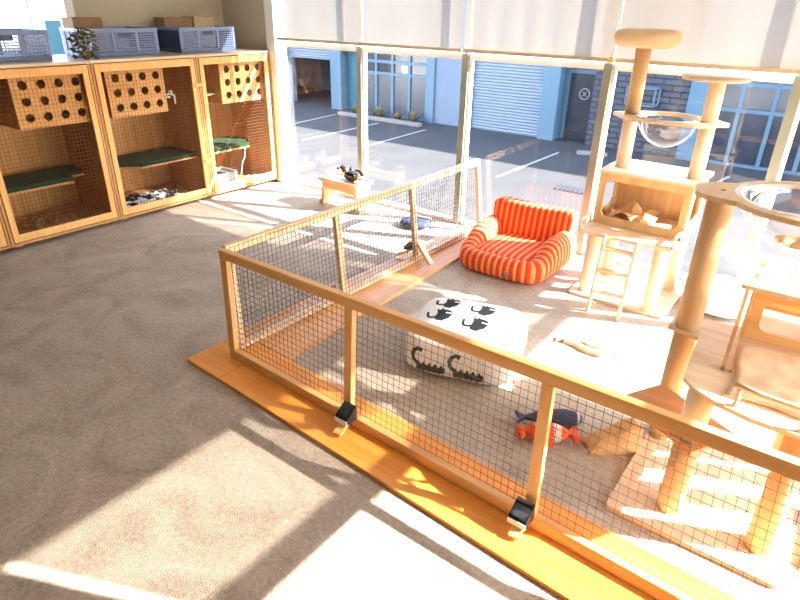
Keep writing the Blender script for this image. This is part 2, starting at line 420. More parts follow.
# right wall (just outside the picture): glazed from y 1.53 on, under a soffit at 1.79 m
b = bm_(); box(b, (XR, YB, 0), (XR+.1, 1.543, ZC)); box(b, (XR, 1.543, 1.815), (XR+.1, YW+.06, ZC)); struct('wall_right', b, M['wall'])
b = bm_(); box(b, (XR+.02, 1.543, 0), (XR+.06, 4.06, .028)); box(b, (XR+.0, 1.543, 1.31), (XR+.06, 4.06, 1.365)); box(b, (XR, 4.06, 0), (XR+.08, YW-.02, 1.79))
w = struct('window_8', b, M['whitealu'])
b = bm_(); box(b, (XR+.035, 1.544, .03), (XR+.041, 4.06, 1.31)); box(b, (XR+.035, 1.544, 1.365), (XR+.041, 4.06, 1.814)); struct('pane', b, M['glass'], w)

# ------------------------------------------------------------------ roller blinds
def blind(p0, p1, zt, zb, label, n):
    """sheer screen between two points of the wall line, from zt down to zb"""
    p0, p1 = Vector((*p0, 0)), Vector((*p1, 0)); L = (p1-p0).length; rz = math.atan2(p1.y-p0.y, p1.x-p0.x)
    t = thing('roller_blind', label, 'blind', (p0+p1)/2 + Vector((0, 0, zb)), rz, 'sheer roller blinds on the windows')
    b = bm_(); k = 40
    rows = [[b.verts.new((-L/2 + L*i/k, .004*math.sin(i*.9+n)*(1-j/6), .012 + (zt-zb-.012)*j/6)) for i in range(k+1)] for j in range(7)]
    for j in range(6):
        for i in range(k):
            f = b.faces.new((rows[j][i], rows[j][i+1], rows[j+1][i+1], rows[j+1][i])); f.smooth = True
    part('screen', b, M['blind'], t)
    b = bm_(); box(b, (-L/2, -.011, -.012), (L/2, .011, .014), .004); part('bottom_bar', b, M['barcol'], t)
    b = bm_(); cyl(b, (-L/2, 0, zt-zb), (L/2, 0, zt-zb), .022, seg=14); part('roller_tube', b, M['whitealu'], t)
    return t
M['barcol'] = mat('tan bottom bar', srgb(196, 178, 146), .5)
YB_ = YW-.075
blind((-4.53, YB_), (-2.512, YB_), 2.0, 1.366, 'wide sheer white roller blind nearest the cabinets, left of the tall seam', 1)
blind((-2.497, YB_), (-1.385, YB_), 2.0, 1.366, 'sheer cream roller blind above the shutter view, right of the seam over the sofa', 2)
t = blind((-1.365, YB_), (.6, YB_), 2.0, 1.366, 'sheer cream roller blind behind the tops of the tall cat tree', 3)
b = bm_(); lathe(b, [(.002, -.02), (.018, -.012), (.022, 0), (.018, .014), (.004, .022)], (-.98, -.05, .005), 14); part('cord_weight', b, M['pine_z'], t)
b = bm_(); cyl(b, (-.98, -.05, .02), (-.98, -.05, .6), .0025, seg=6); part('cord', b, M['whitealu'], t)
blind((XR-.04, 4.03), (XR-.04, 1.555), 1.775, 1.317, 'sheer roller blind on the side window, outside the view to the right', 4)

# ------------------------------------------------------------------ cabinets on the left wall
XF, XBK, CH, CW = -4.63, -5.28, 1.26, .912
def cabinet(y0, y1, label, box_y, shelf, dx=0):
    t = thing('pet_cabinet', label, 'cabinet', (XF+dx, y0, 0), 0, 'row of wooden pet cabinets')
    w = y1-y0; D = XBK-XF      # local: x 0 = front, negative back; y 0..w
    b = bm_(); 
    box(b, (D, .002, .04), (0, .018, CH-.022)); box(b, (D, w-.018, .04), (0, w-.002, CH-.022))
    box(b, (D, .018, .04), (0, w-.018, .058)); box(b, (D, .018, .058), (D+.012, w-.018, CH-.022))
    for yy in (.06, w-.1):
        for xx in (-.12, D+.08): box(b, (xx-.03, yy, 0), (xx+.03, yy+.04, .04))
    part('carcass', b, M['panel_z'], t)
    b = bm_(); box(b, (D, .001, CH-.022), (.004, w-.001, CH), .003); part('top', b, M['top'], t)
    f = bm_(); e = .066
    box(f, (-.018, .024, .064), (.004, e, CH-.028), .003); box(f, (-.018, w-e, .064), (.004, w-.024, CH-.028), .003)
    box(f, (-.018, e, .064), (.003, w-e, .12), .003); box(f, (-.018, e, CH-.085), (.003, w-e, CH-.028), .003)
    d = part('door', f, M['pine_z'], t)
    b = bm_(); p = .028
    y = e
    while y < w-e: box(b, (-.0125, y-.0008, .11), (-.0109, y+.0008, CH-.085)); y += p
    z = .115
    while z < CH-.09: box(b, (-.0108, e-.004, z-.0008), (-.0092, w-e+.004, z+.0008)); z += p
    part('wire_mesh', b, M['wirebrown'], d)
    # hide box with twelve round holes
    if box_y:
        ya, yb = box_y; n = 32; b = bm_(); xx = -.06; za, zb = .825, 1.19
        cw, chh = (yb-ya)/4.6, (zb-za)/3.6
        for i in range(4):
            for j in range(3):
                cy, cz = ya+(yb-ya)*.16+(yb-ya)*.235*i, za+(zb-za)*.2+(zb-za)*.3*j
                loop = circle(cy, cz, .031, n, a0=-PI/2-PI/4+PI/n*0)
                hw, hh = (yb-ya)*.1175, (zb-za)*.15
                sq = rect_like(loop, cy-hw, cz-hh, cy+hw, cz+hh)
                ringplate(b, sq, loop, xx-.012, xx, lambda u, v, q: (q, u, v))
        y_a, y_b = ya+(yb-ya)*.0425, yb-(yb-ya)*.0175*1.0
        zl, zh = za+(zb-za)*.05, za+(zb-za)*.95
        y_b = ya+(yb-ya)*(.16+.235*3+.1175)
        box(b, (xx-.012, ya, za), (xx, y_a, zb)); box(b, (xx-.012, y_b, za), (xx, yb, zb))
        box(b, (xx-.012, y_a, za), (xx, y_b, zl)); box(b, (xx-.012, y_a, zh), (xx, y_b, zb))
        h = part('hide_box', b, M['box_y'], t)
        b = bm_(); box(b, (xx-.42, ya, za), (xx-.012, yb, za+.012)); box(b, (xx-.42, ya, za+.012), (xx-.012, ya+.012, zb)); box(b, (xx-.42, yb-.012, za+.012), (xx-.012, yb, zb))
        box(b, (xx-.42, ya+.012, za+.012), (xx-.408, yb-.012, zb)); part('box_shell', b, M['panel_y'], h)
    # green turf shelf
    if shelf:
        b = bm_(); prism(b, shelf, .385, .4); sh = part('shelf', b, M['panel_y'], t)
        b = bm_(); prism(b, shelf, .4005, .432); part('turf_mat', b, M['turf'], sh, 'dark green artificial turf mat')
    return t
M['top'] = wood('worn cabinet top', srgb(196, 176, 148), srgb(210, 192, 164), 'y', 20, .35, .05)
M['wirebrown'] = mat('bronze wire', srgb(84, 58, 34), .6, metal=.2)
cabinet(.665, 1.496, 'pine pet cabinet farthest from the windows, only a sliver of its door stile in view', None, None)
cabinet(1.498, 2.332, 'pine pet cabinet with stepped green shelf, wood shavings on its floor, farthest left', (.28, .805), [(-.5, .03), (-.1, .03), (-.1, .58), (-.26, .58), (-.26, .74), (-.5, .74)])
cabinet(2.334, 3.246, 'middle pine pet cabinet with green shelf and black and white paper on its floor', (.125, .62), [(-.5, .07), (-.34, .07), (-.1, .32), (-.1, .87), (-.5, .87)])
cab_r = cabinet(3.248, 4.058, 'pine pet cabinet beside the window wall with grey litter tray inside', (.265, .775), [(-.5, .04), (-.1, .04), (-.1, .56), (-.24, .56), (-.24, .65), (-.5, .65)], 0)
# wooden turn latches bridging neighbouring doors, hinged on the right cabinet
for zz in (1.02, .37):
    b = bm_(); box(b, (.0045, -.05, zz-.014), (.016, .05, zz+.014), .003, Rx(.12)); part('turn_latch', b, M['pine_y'], cab_r)
b = bm_(); box(b, (-.4, .023, .9), (-.14, .26, .912)); part('ledge', b, M['ply_y'], cab_r)
# things on the cabinet floors
b = bm_()
for i in range(260):
    x, y = random.uniform(-5.05, -4.76), random.uniform(1.56, 2.15)
    h_ = .06 + random.uniform(.002, .035)*max(.1, 1-abs(y-1.75)*2)
    r = random.uniform(.012, .03)
    vs = [Vector((r*math.cos(a), r*.6*math.sin(a), random.uniform(-.006, .006))) for a in (0, 1.3, 2.6, 3.9, 5.2)]
    q = Rz(random.uniform(0, 6)) @ Rx(random.uniform(-.7, .7))
    lo = [b.verts.new(q @ v + Vector((x, y, h_+.012))) for v in vs]; b.faces.new(lo)
o = solo('wood_shavings', b, M['chips'], 'brown wood shavings spread on the floor of the leftmost cabinet', 'wood shavings', (-4.9, 1.8, .06), kind='stuff')
def crumple(bm, cx, cy, z, sx, sy, h, n=14, fn=None, thick=.0015, seed=1):
    rnd = random.Random(seed); hs = [[max(0, rnd.gauss(.45, .3))*h for _ in range(n+1)] for _ in range(n+1)]
    for layer in (0, 1):
        g = [[bm.verts.new((cx+(i/n-.5)*sx+rnd.uniform(-.2, .2)*sx/n, cy+(j/n-.5)*sy, z+hs[i][j]+layer*thick)) for j in range(n+1)] for i in range(n+1)]
        for i in range(n):
            for j in range(n):
                bm.faces.new((g[i][j], g[i+1][j], g[i+1][j+1], g[i][j+1]))
def newsprint():
    m = mat('black and white printed paper', srgb(30, 30, 34), .9, col2=srgb(225, 225, 225), scale=9, detail=2, ramp=(.5, .54)); return m
M['news'] = newsprint()
b = bm_(); crumple(b, -4.9, 2.74, .061, .3, .56, .035, 16, seed=3)
solo('crumpled_paper', b, M['news'], 'black and white crumpled sheet on the floor of the middle cabinet', 'paper', (-4.9, 2.74, .06))
# litter tray
t = thing('litter_tray', 'small grey litter tray on the floor of the right cabinet', 'tray', (-4.93, 3.52, .0605), .0)
b = bm_(); ringplate(b, rrect(-.13, -.17, .13, .17, .03), rrect(-.122, -.162, .122, .162, .025), 0, .1); box(b, (-.12, -.16, 0), (.12, .16, .008)); part('tray_body', b, M['tray'], t)
b = bm_(); lathe(b, [(.001, 0), (.11, 0), (.1, .006), (.04, .012)], (0, 0, .075), 20); box(b, (-.119, -.159, .0085), (.119, .159, .075)); part('litter', b, M['litter'], t)
for i, (x, y, r, lb) in enumerate(((-4.765, 3.4, .5, 'crumpled white paper beside the left front of the grey litter tray'), (-4.76, 3.62, .1, 'white paper scrap in front of the grey litter tray'), (-4.79, 3.88, -.3, 'white paper scrap nearest the window end of the right cabinet floor'))):
    b = bm_(); crumple(b, 0, 0, .001, .06, (.2, .16, .2)[i], .016, 8, seed=20+i); solo('paper_scrap', b, M['paper'], lb, 'paper', (x, y, .0605), 'paper scraps in the right cabinet', rz=r*.3, local=True)
b = bm_()
for i in range(14): blob(b, (-4.83+.01*math.sin(i), 3.74 + .012*i*.7, .1+.022*i), (.006, .006, .008), 1)
tube(b, [(-4.83, 3.74+.0084*i, .1+.022*i) for i in range(14)], .0012, 5)
solo('bead_chain', b, M['whitealu'], 'string of small white beads hanging in the right cabinet', 'bead chain', (-4.83, 3.79, .1))
b = bm_(); tube(b, [(-4.8, 3.0, .93), (-4.8, 3.06, .95), (-4.8, 3.1, .93), (-4.8, 3.1, .86)], .009, 8); blob(b, (-4.8, 3.07, .96), (.016, .022, .016), 2); tube(b, [(-4.8, 2.96, .92), (-4.8, 3.06, .92)], .007, 8)
solo('water_nozzle', b, M['whitealu'], 'small white drinking nozzle on a bracket in the middle cabinet', 'nozzle', (-4.8, 3.06, .86))

# ------------------------------------------------------------------ crates and boxes on the cabinets
def crate():
    t = thing('plastic_crate', 'x', 'crate', (0, 0, 0), 0, 'blue grey plastic crates on the cabinets')
    lx, ly, h = .21, .29, .2      # half sizes: x depth, y length
    b = bm_(); box(b, (-lx, -ly, 0), (lx, ly, .035), .006); part('base', b, M['crate'], t)
    b = bm_(); ringplate(b, rrect(-lx-.006, -ly-.006, lx+.006, ly+.006, .015), rrect(-lx+.014, -ly+.014, lx-.014, ly-.014, .01), h-.024, h); part('rim', b, M['cratelight'], t)
    for s in (-1, 1):                 # long sides (facing +-x)
        b = bm_(); x0, x1 = (lx-.014, lx) if s > 0 else (-lx, -lx+.014)
        for y in (-ly, -.1, .1, ly):
            yy = min(max(y, -ly+.012), ly-.012); box(b, (x0, yy-.012, .03), (x1, yy+.012, h-.02))
        for k in range(8):
            z = .042+.018*k; m_ = (x0+x1)/2
            box(b, (m_-.004, -ly+.01, z), (m_+.004, ly-.01, z+.0085))
        for k in range(24):
            y = -ly+.03+.0235*k; box(b, (m_-.003, y-.0025, .035), (m_+.003, y+.0025, h-.024))
        sp = part('side_panel', b, M['cratelight'], t)
        b = bm_(); box(b, (x1-.004 if s > 0 else x0-.002, -.055, h-.062), (x1+.002 if s > 0 else x0+.004, .055, h-.03), .003); part('handle', b, M['cratedark'], sp, 'dark handle slot')
    for s in (-1, 1):                 # short ends
        b = bm_(); y0, y1 = (ly-.012, ly) if s > 0 else (-ly, -ly+.012)
        box(b, (-lx+.0145, y0, .03), (lx-.0145, y1, h-.024))
        for k in range(5): x = -.15+.075*k; box(b, (x-.006, y0-.004 if s < 0 else y0, .034), (x+.006, y1+.004 if s > 0 else y1, h-.026))
        part('end_panel', b, M['cratedark'], t)
    return t
c0 = crate(); c0['label'] = 'blue grey lattice crate on the cabinets at the left edge of the picture'; c0.location = (-5.03, 1.88, CH+.001); c0.rotation_euler = (0, 0, -.02)
dup(c0, (-5.03, 2.75, CH+.001), .03, 'blue grey lattice crate in the middle of the cabinet tops, beside the dried plant')
dup(c0, (-5.03, 3.54, CH+.001), .0, 'blue grey lattice crate nearest the window wall, on the rightmost cabinet')
def cbox(x, y, z, sx, sy, sz, m, label, rz=0):
    t = thing('cardboard_box', label, 'box', (x, y, z), rz, 'cardboard boxes inside the crates')
    b = bm_(); ringplate(b, rrect(-sx/2, -sy/2, sx/2, sy/2, .003, 2), rrect(-sx/2+.006, -sy/2+.006, sx/2-.006, sy/2-.006, .002, 2), 0, sz); box(b, (-sx/2+.007, -sy/2+.007, 0), (sx/2-.007, sy/2-.007, .006)); part('box_body', b, m, t)
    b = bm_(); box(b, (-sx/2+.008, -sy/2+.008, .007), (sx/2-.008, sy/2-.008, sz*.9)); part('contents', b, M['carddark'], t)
cbox(-5.14, 2.6, CH+.038, .16, .24, .235, M['card'], 'brown cardboard box standing up in the middle crate', .03)
cbox(-5.14, 3.42, CH+.038, .16, .28, .235, M['card'], 'open brown cardboard box in the crate nearest the window wall')
cbox(-5.14, 3.69, CH+.038, .16, .22, .24, M['cardpale'], 'pale cardboard box right of the open box, in the crate nearest the window wall')
# dried plant
t = thing('dried_plant', 'olive dried plant hanging over the cabinet edge beside the middle crate', 'plant', (-4.72, 2.36, CH+.001))
b = bm_(); lathe(b, [(.022, 0), (.03, .03), (.034, .06), (.03, .06), (.026, .045)], (0, 0, 0), 16); part('pot', b, M['card'], t)
b = bm_()
for i in range(300):
    a = random.uniform(0, 2*PI); rr = random.uniform(.01, .12); c = Vector((rr*math.cos(a)*.7, rr*math.sin(a)*.8, random.uniform(.03, .22)-rr*.3))
    q = Rz(random.uniform(0, 6)) @ Rx(random.uniform(-1.5, 1.5)); r = random.uniform(.01, .024)
    lo = [b.verts.new(c + q @ Vector(v)*r) for v in ((-1, 0, 0), (0, .5, .15), (1.2, 0, 0), (0, -.5, .15))]; b.faces.new(lo)
part('foliage', b, M['leaf'], t)
b = bm_()
for i in range(16):
    a = random.uniform(0, 6); tube(b, [(0, 0, .045), (.03*math.cos(a), .03*math.sin(a), .13), (.07*math.cos(a), .09*math.sin(a), .17-.08*random.random())], .002, 5)
part('stem', b, M['card'], t)

# ------------------------------------------------------------------ play pen
# planks the fence stands on
def plank(name, pts, z1, m, label):
    b = bm_(); prism(b, pts, .001, z1); c = Vector((sum(p[0] for p in pts)/len(pts), sum(p[1] for p in pts)/len(pts), 0))
    solo(name, b, m, label, 'plank', c)
fy = lambda x, o: 1.402 - .047*(x+2.348) + o
XJ = -2.13
plank('base_plank', [(-2.40, fy(-2.36, 0)), (XJ-.004, fy(XJ, 0)), (XJ-.004, fy(XJ, .34)), (-2.40, fy(-2.36, .34))], .018, M['plank_x'], 'short orange floor plank under the corner of the pen')
plank('base_plank', [(XJ, fy(XJ, 0)), (.75, fy(.75, 0)), (.75, fy(.75, .34)), (XJ, fy(XJ, .34))], .018, M['plank_x'], 'long orange floor plank under the front fence')
plank('base_plank', [(-2.42, 1.752), (-2.0, 1.735), (-2.05, 3.2), (-2.06, 4.09), (-2.42, 4.09)], .018, M['plank_y'], 'peach floor plank under the side fence, running to the window')

FH = .58
def yf(x, z): yb = 1.556-.043*(x+2.28); return yb + (1.603-yb)*(z/.56)
def warp_front(bm):
    for v in bm.verts: v.co.y += yf(v.co.x, v.co.z); v.co.x += .05*(1-v.co.z/.58)
XP = [-2.28, -1.463, -.58, .36]
t = thing('wire_fence', 'long low pine and wire mesh fence along the front of the pen', 'fence', (-.95, 1.56, .018), world=True)
b = bm_(); box(b, (-2.307, 0, FH-.044), (.62, .034, FH), .004); bmesh.ops.subdivide_edges(b, edges=[e for e in b.edges if e.calc_length() > 1], cuts=8); warp_front(b); part('top_rail', b, M['fence_x'], t)
b = bm_(); box(b, (-2.298, 0, .019), (.62, .03, .062), .003); bmesh.ops.subdivide_edges(b, edges=[e for e in b.edges if e.calc_length() > 1], cuts=8); warp_front(b); part('bottom_rail', b, M['fence_x'], t)
for i, x in enumerate(XP):
    w_ = .024 if i == 0 else .021
    b = bm_(); box(b, (x-w_, .001, .063), (x+w_, .03, FH-.045), .002); warp_front(b); part('post', b, M['fence_z'], t)
b = bm_(); P_ = .029; x = -2.28
while x < .6: box(b, (x-.00075, .031, .03), (x+.00075, .0326, FH-.006)); x += P_
z = .035
while z < FH-.01:
    vs = box(b, (-2.3, .0329, z-.00075), (.6, .0344, z+.00075)); z += P_
bmesh.ops.subdivide_edges(b, edges=[e for e in b.edges if e.calc_length() > 1], cuts=8)
warp_front(b); part('wire_mesh', b, M['wire'], t)
for x in (-1.392, -.551, .39):    # sloping feet in front of the posts
    b = bm_(); y0 = yf(x, .15); bar(b, (x+.002, y0-.04, .062), (x+.01, y0-.115, .032), .038, .016); part('brace', b, M['fence_z'], t)
SH = .588
def xs(y, z): xb = -2.246 + .010*(y-1.62); return xb + (-2.292-xb)*(z/.56)
def warp_side(bm):
    for v in bm.verts:
        v.co.x += xs(v.co.y, v.co.z); v.co.y -= .035*(1-v.co.z/.594)*max(0, min(1, (2.3-v.co.y)/.6))
t = thing('wire_fence', 'wire mesh fence along the side of the pen, running to the window', 'fence', (-2.28, 2.85, .018), world=True)
YP = [1.67, 2.44, 3.2, 4.08]
b = bm_(); box(b, (-.03, 1.642, SH-.044), (0, 4.10, SH), .004); bmesh.ops.subdivide_edges(b, edges=[e for e in b.edges if e.calc_length() > 1], cuts=8); warp_side(b); part('top_rail', b, M['sidefence_y'], t)
b = bm_(); box(b, (-.03, 1.66, .019), (0, 4.10, .06), .003); bmesh.ops.subdivide_edges(b, edges=[e for e in b.edges if e.calc_length() > 1], cuts=8); warp_side(b); part('bottom_rail', b, M['sidefence_y'], t)
for y in YP:
    b = bm_(); box(b, (-.028, y-.02, .061), (0, y+.02, SH-.045), .002); warp_side(b); part('post', b, M['sidefence_z'], t)
b = bm_(); y = 1.662
while y < 4.10: box(b, (.001, y-.0009, .022), (.0028, y+.0009, SH-.002)); y += P_
z = .024
while z < SH:
    box(b, (.0029, 1.661, z-.0009), (.0046, 4.10, z+.0009)); z += P_
bmesh.ops.subdivide_edges(b, edges=[e for e in b.edges if e.calc_length() > 1], cuts=8)
warp_side(b); part('wire_mesh', b, M['wire'], t)
for y in (2.44, 3.2):
    if y > 3: b = bm_(); x0 = xs(y, .12); bar(b, (x0+.012, y, .16), (x0+.13, y-.01, .036), .04, .022); part('brace', b, M['sidefence_z'], t)
    b = bm_(); x0 = xs(y, .12)-.034; bar(b, (x0-.03, y, .085), (x0-.13, y-.01, .036), .04, .018); part('brace', b, M['fence_z'], t)

# solar lamps clipped above the braces
def solar(loc, rz, label):
    t = thing('solar_lamp', label, 'lamp', loc, rz, 'small solar lamps on the fence posts'); t.scale = (.78, .8, .8)
    prof = [(0, 0), (-.078, .0), (-.078, .026), (-.07, .036), (-.035, .064), (-.012, .08), (0, .085)]
    b = bm_(); prism(b, prof, -.043, .043, lambda u, v, w: (w, u, v)); part('housing', b, M['black_pl'], t)
    b = bm_(); box(b, (-.045, -.082, -.002), (.045, -.076, .026), .003); part('lens', b, M['greyw'], t, 'pale lens strip')
    b = bm_(); s = Vector((0, .045, .042)).normalized(); 
    prism(b, [(-.035, .004), (.035, .004), (.035, .058), (-.035, .058)], .0, .002, lambda u, v, w: (u, -.072+.74*v-.6*w*1.2, .0365+.62*v*1.08+.75*w+.001)); part('solar_panel', b, M['solar'], t, 'grey ribbed solar panel')
    return t
sl0 = solar((-1.39, yf(-1.39, .07)-.003, .064), -.03, 'black solar lamp on the front fence post nearer the pen corner')
dup(sl0, (-.548, yf(-.548, .06)-.003, .058), -.03, 'black solar lamp on the front fence post in front of the toy fish')
dup(sl0, (xs(3.2, .1)-.034, 3.2, .1), -PI/2, 'dark solar lamp on the outer side of the side fence')

# ------------------------------------------------------------------ striped pet sofa
def uvd(bm): return bm.loops.layers.uv.new('UVMap')
def sweep_uv(bm, pts, rad, n, ups, seg=16, flat=2.4, z0=None):
    """fat padded roll along pts with a rounded-box section; u runs along the path"""
    uv = uvd(bm) if not bm.loops.layers.uv else bm.loops.layers.uv[0]; pts = [Vector(p) for p in pts]; L = [0]
    for a, c in zip(pts, pts[1:]): L.append(L[-1]+(c-a).length)
    rings = []
    for i, p in enumerate(pts):
        d = (pts[min(i+1, len(pts)-1)]-pts[max(i-1, 0)]); d.z = 0; d.normalize(); s = Vector((d.y, -d.x, 0)); rw, rh = rad[i]
        ring = []
        for k in range(seg):
            a = 2*PI*k/seg; ca, sa = math.cos(a), math.sin(a); q = (abs(ca)**flat+abs(sa)**flat)**(-1/flat)
            ring.append(bm.verts.new(p + s*rw*ca*q + Vector((0, 0, rh*sa*q))))
        rings.append(ring)
    for i in range(len(rings)-1):
        for k in range(seg):
            f = bm.faces.new((rings[i][k], rings[i+1][k], rings[i+1][(k+1) % seg], rings[i][(k+1) % seg])); f.smooth = True
            for lp, u in zip(f.loops, (L[i], L[i+1], L[i+1], L[i])): lp[uv].uv = (u*ups, k/seg)
    for ring, u in ((rings[0][::-1], 0), (rings[-1], L[-1])):
        f = bm.faces.new(ring); f.smooth = True
        for lp in f.loops: lp[uv].uv = (u*ups+.2, 0)
def uv_x(bm, ups, fx=lambda c: c.x):
    uv = uvd(bm)
    for f in bm.faces:
        for lp in f.loops: lp[uv].uv = (fx(lp.vert.co)*ups, 0)
t = thing('pet_sofa', 'orange striped plush pet sofa with low arms, beside the cat tree', 'pet sofa', (-1.70, 3.64, .001), .02)
UPS = 22
# local frame: x right, y back; half width .31
path = []; rad = []
N = 40
for i in range(N+1):
    s = i/N
    # left arm from back to front, front band, right arm from front to back
    if s < .3: q = s/.3; p = (-.29+.02*q, .25-.40*q); 
    elif s > .7: q = (s-.7)/.3; p = (.265+.01*q, -.15+.40*q)
    else:
        q = (s-.3)/.4; a = PI + q*PI; p = (.265*math.cos(a), -.15+.125*math.sin(a))
        c = abs(math.cos(a)); p = (math.copysign(.265*c**.55, math.cos(a)), -.15-.125*abs(math.sin(a))**.6)
    arm = 1-min(1, max(0, (.5-abs(s-.5)-.16)/.22)); arm = arm*arm*(3-2*arm)
    top = .15+.1*arm; path.append((p[0], p[1], top/2+.002)); rad.append((.062+.02*arm, top/2))
b = bm_(); sweep_uv(b, path, rad, N, UPS); part('arm_bolster', b, M['stripes'], t)
b = bm_(); vs = blob(b, (0, -.01, .085), (.235, .255, .075), 4, p=4.5); uv_x(b, UPS); part('seat_cushion', b, M['stripes'], t)
b = bm_(); vs = blob(b, (0, 0, .18), (.305, .062, .18), 5, p=8)
for v in b.verts:
    k = v.co.z/.38; v.co.x *= .94+.12*k; v.co.y += .225 + .075*k; v.co.z += .012 + .022*k*(v.co.x/.3)**2
uv_x(b, UPS); part('backrest', b, M['stripes'], t)
b = bm_(); box(b, (.09, -.342, .05), (.125, -.336, .082), .002, Rz(.05)); part('tag', b, M['tag'], t, 'small grey woven tag')

# ------------------------------------------------------------------ cat print pouf
t = thing('pouf', 'white square pouf printed with black cats, inside the pen', 'pouf', (-1.30, 2.335, .001), .30)
pb = bm_(); blob(pb, (0, 0, .115), (.285, .255, .118), 5, p=5.5)
for v in pb.verts: v.co.z = max(v.co.z, .0) + .012*max(0, 1-(v.co.x/.27)**2-(v.co.y/.24)**2)*(v.co.z > .1)
bvh = BVHTree.FromBMesh(pb)
part('cushion_body', pb, M['white_fab'], t)
def stick(poly, fn_ray, m, name, lift=.0015):
    """cut-out felt shape pressed onto the pouf"""
    b = bm_(); f = b.faces.new([b.verts.new((u, v, 0)) for u, v in poly]); bmesh.ops.triangulate(b, faces=[f])
    bmesh.ops.subdivide_edges(b, edges=b.edges[:], cuts=2)
    for v in b.verts:
        o, d = fn_ray(v.co.x, v.co.y); h = bvh.ray_cast(Vector(o), Vector(d))
        v.co = (h[0] if h[0] else Vector(o)+Vector(d)*.3) - Vector(d)*lift
    part(name, b, m, t)
TOP = lambda u, v: ((u, v, .5), (0, 0, -1))
FRONT = lambda u, v: ((u, -.6, v), (0, 1, 0))
RIGHT = lambda u, v: ((.7, u, v), (-1, 0, 0))
LEFT = lambda u, v: ((-.7, u, v), (1, 0, 0))
def place(poly, cx, cy, s, a=0): return [(cx+s*(u*math.cos(a)-v*math.sin(a)), cy+s*(u*math.sin(a)+v*math.cos(a))) for u, v in poly]
BODY = [(-.5, -.45), (-.42, -.62), (-.3, -.45), (.0, -.5), (.08, -.68), (.2, -.5), (.42, -.35), (.52, .05), (.4, .4), (.2, .5), (.16, .38), (-.12, .42), (-.28, .52), (-.36, .72), (-.42, .45), (-.55, .42), (-.7, .62), (-.66, .3), (-.55, .12)]
def strip(pts, w):
    L, R = [], []
    for i, p in enumerate(pts):
        a = Vector(pts[max(i-1, 0)]); c = Vector(pts[min(i+1, len(pts)-1)]); d = (c-a).normalized(); n = Vector((-d.y, d.x))*w*(1.3 if i == len(pts)-1 else 1)
        L.append((p[0]+n.x, p[1]+n.y)); R.append((p[0]-n.x, p[1]-n.y))
    return L + R[::-1]
TAIL = strip([(-.45, -.3), (-.75, -.45), (-1.0, -.42), (-1.15, -.2), (-1.22, .05), (-1.2, .1)], .09)
for cx, cy, a in ((-.12, .13, -.1), (.075, .105, -.15), (-.125, -.02, .0), (.07, -.06, -.15)):
    stick(place([(u, v*1.45) for u, v in BODY], cx, cy, .072, a), TOP, M['black_fab'], 'cat_print'); stick(place([(u, v*1.45) for u, v in TAIL], cx, cy, .072, a), TOP, M['black_fab'], 'cat_tail')
    for ex in (.12, .34): stick(place(circle(ex, .25, .11, 10), cx, cy, .072, a), TOP, M['whitedot'], 'cat_eye', .003)
ZIG = [(-.95, -.3)] + [p for k in range(5) for p in ((-.95+.4*k, .12+.06*(k % 2)), (-.8+.4*k, .42), (-.68+.4*k, .14))] + [(1.0, .3), (1.08, .0), (1.0, -.3)] + [p for k in range(5) for p in ((.78-.38*k, -.34), (.68-.38*k, -.46), (.56-.38*k, -.34))]
CURL = strip([(-.85, .0), (-1.15, .25), (-1.25, .6), (-1.1, 1.0), (-.8, 1.15), (-.55, 1.05)], .14)
for cx in (-.115, .075):
    stick(place(ZIG, cx-.01, .062, .074), FRONT, M['dgreen_fab'], 'striped_cat_print'); stick(place(CURL, cx-.01, .072, .074), FRONT, M['dgreen_fab'], 'striped_cat_tail')
for cy in (-.08, .06): stick(place(TAIL, cy+.03, .11, .06, -.9), RIGHT, M['black_fab'], 'cat_tail')
for cy in (-.03, .12): stick(place(circle(0, 0, .4, 12), cy, .12, .05), LEFT, M['black_fab'], 'cat_print')

# ------------------------------------------------------------------ stool with the duck figurine
t = thing('step_stool', 'small pine stool with dished tray top and splayed legs, in front of the window', 'stool', (-3.535, 3.885, .001), -.06)
b = bm_(); L_, Wd = .235, .125
ringplate(b, rrect(-L_, -Wd, L_, Wd, .02), rrect(-L_+.025, -Wd+.025, L_-.025, Wd-.025, .02), .232, .262); box(b, (-L_+.024, -Wd+.024, .232), (L_-.024, Wd-.024, .243)); part('tray_top', b, M['ply_x'], t)
for s in (-1, 1): b = bm_(); box(b, (-.186, s*.1-.009, .17), (.2, s*.1+.009, .2315)); part('apron', b, M['fence_x'], t)
for s in (-1, 1):
    b = bm_(); prism(b, [(s*.187, .231), (s*.21, .231), (s*.22, .14), (s*.235, .05), (s*.262, .03), (s*.262, 0), (s*.212, 0), (s*.19, .09)][::1], -.09, .09, lambda u, v, w: (u, w, v)); part('leg', b, M['ply_z'], t)
b = bm_()
t = thing('duck_figurine', 'dark glossy duck figurine lying in the tray of the small stool', 'figurine', (-3.47, 3.90, .2445), -.1)
b = bm_(); 
vs = blob(b, (0, 0, .05), (.1, .06, .05), 3)
for v in vs:
    k = max(0, v.co.x-.05); v.co.z += k*.25
tube(b, [(-.07, 0, .06), (-.1, 0, .095), (-.13, .005, .1), (-.16, .01, .09)], [.035, .026, .03, .022], 12)
part('body', b, M['duck'], t)
b = bm_(); cyl(b, (-.175, .01, .085), (-.225, .012, .07), .014, .006, 10); part('beak', b, M['duckblack'], t)
for s in (-1, 1):
    b = bm_(); vs = blob(b, (.02, s*.05, .065), (.075, .015, .035), 2); part('wing', b, M['duckblack'], t)
b = bm_(); prism(b, [(.08, -.02), (.17, -.035), (.17, .035), (.08, .02)], .045, .055); part('tail', b, M['kraft'], t)
b = bm_(); cyl(b, (-.02, 0, .098), (-.015, 0, .135), .012, .003, 8); part('crest', b, M['duckblack'], t)

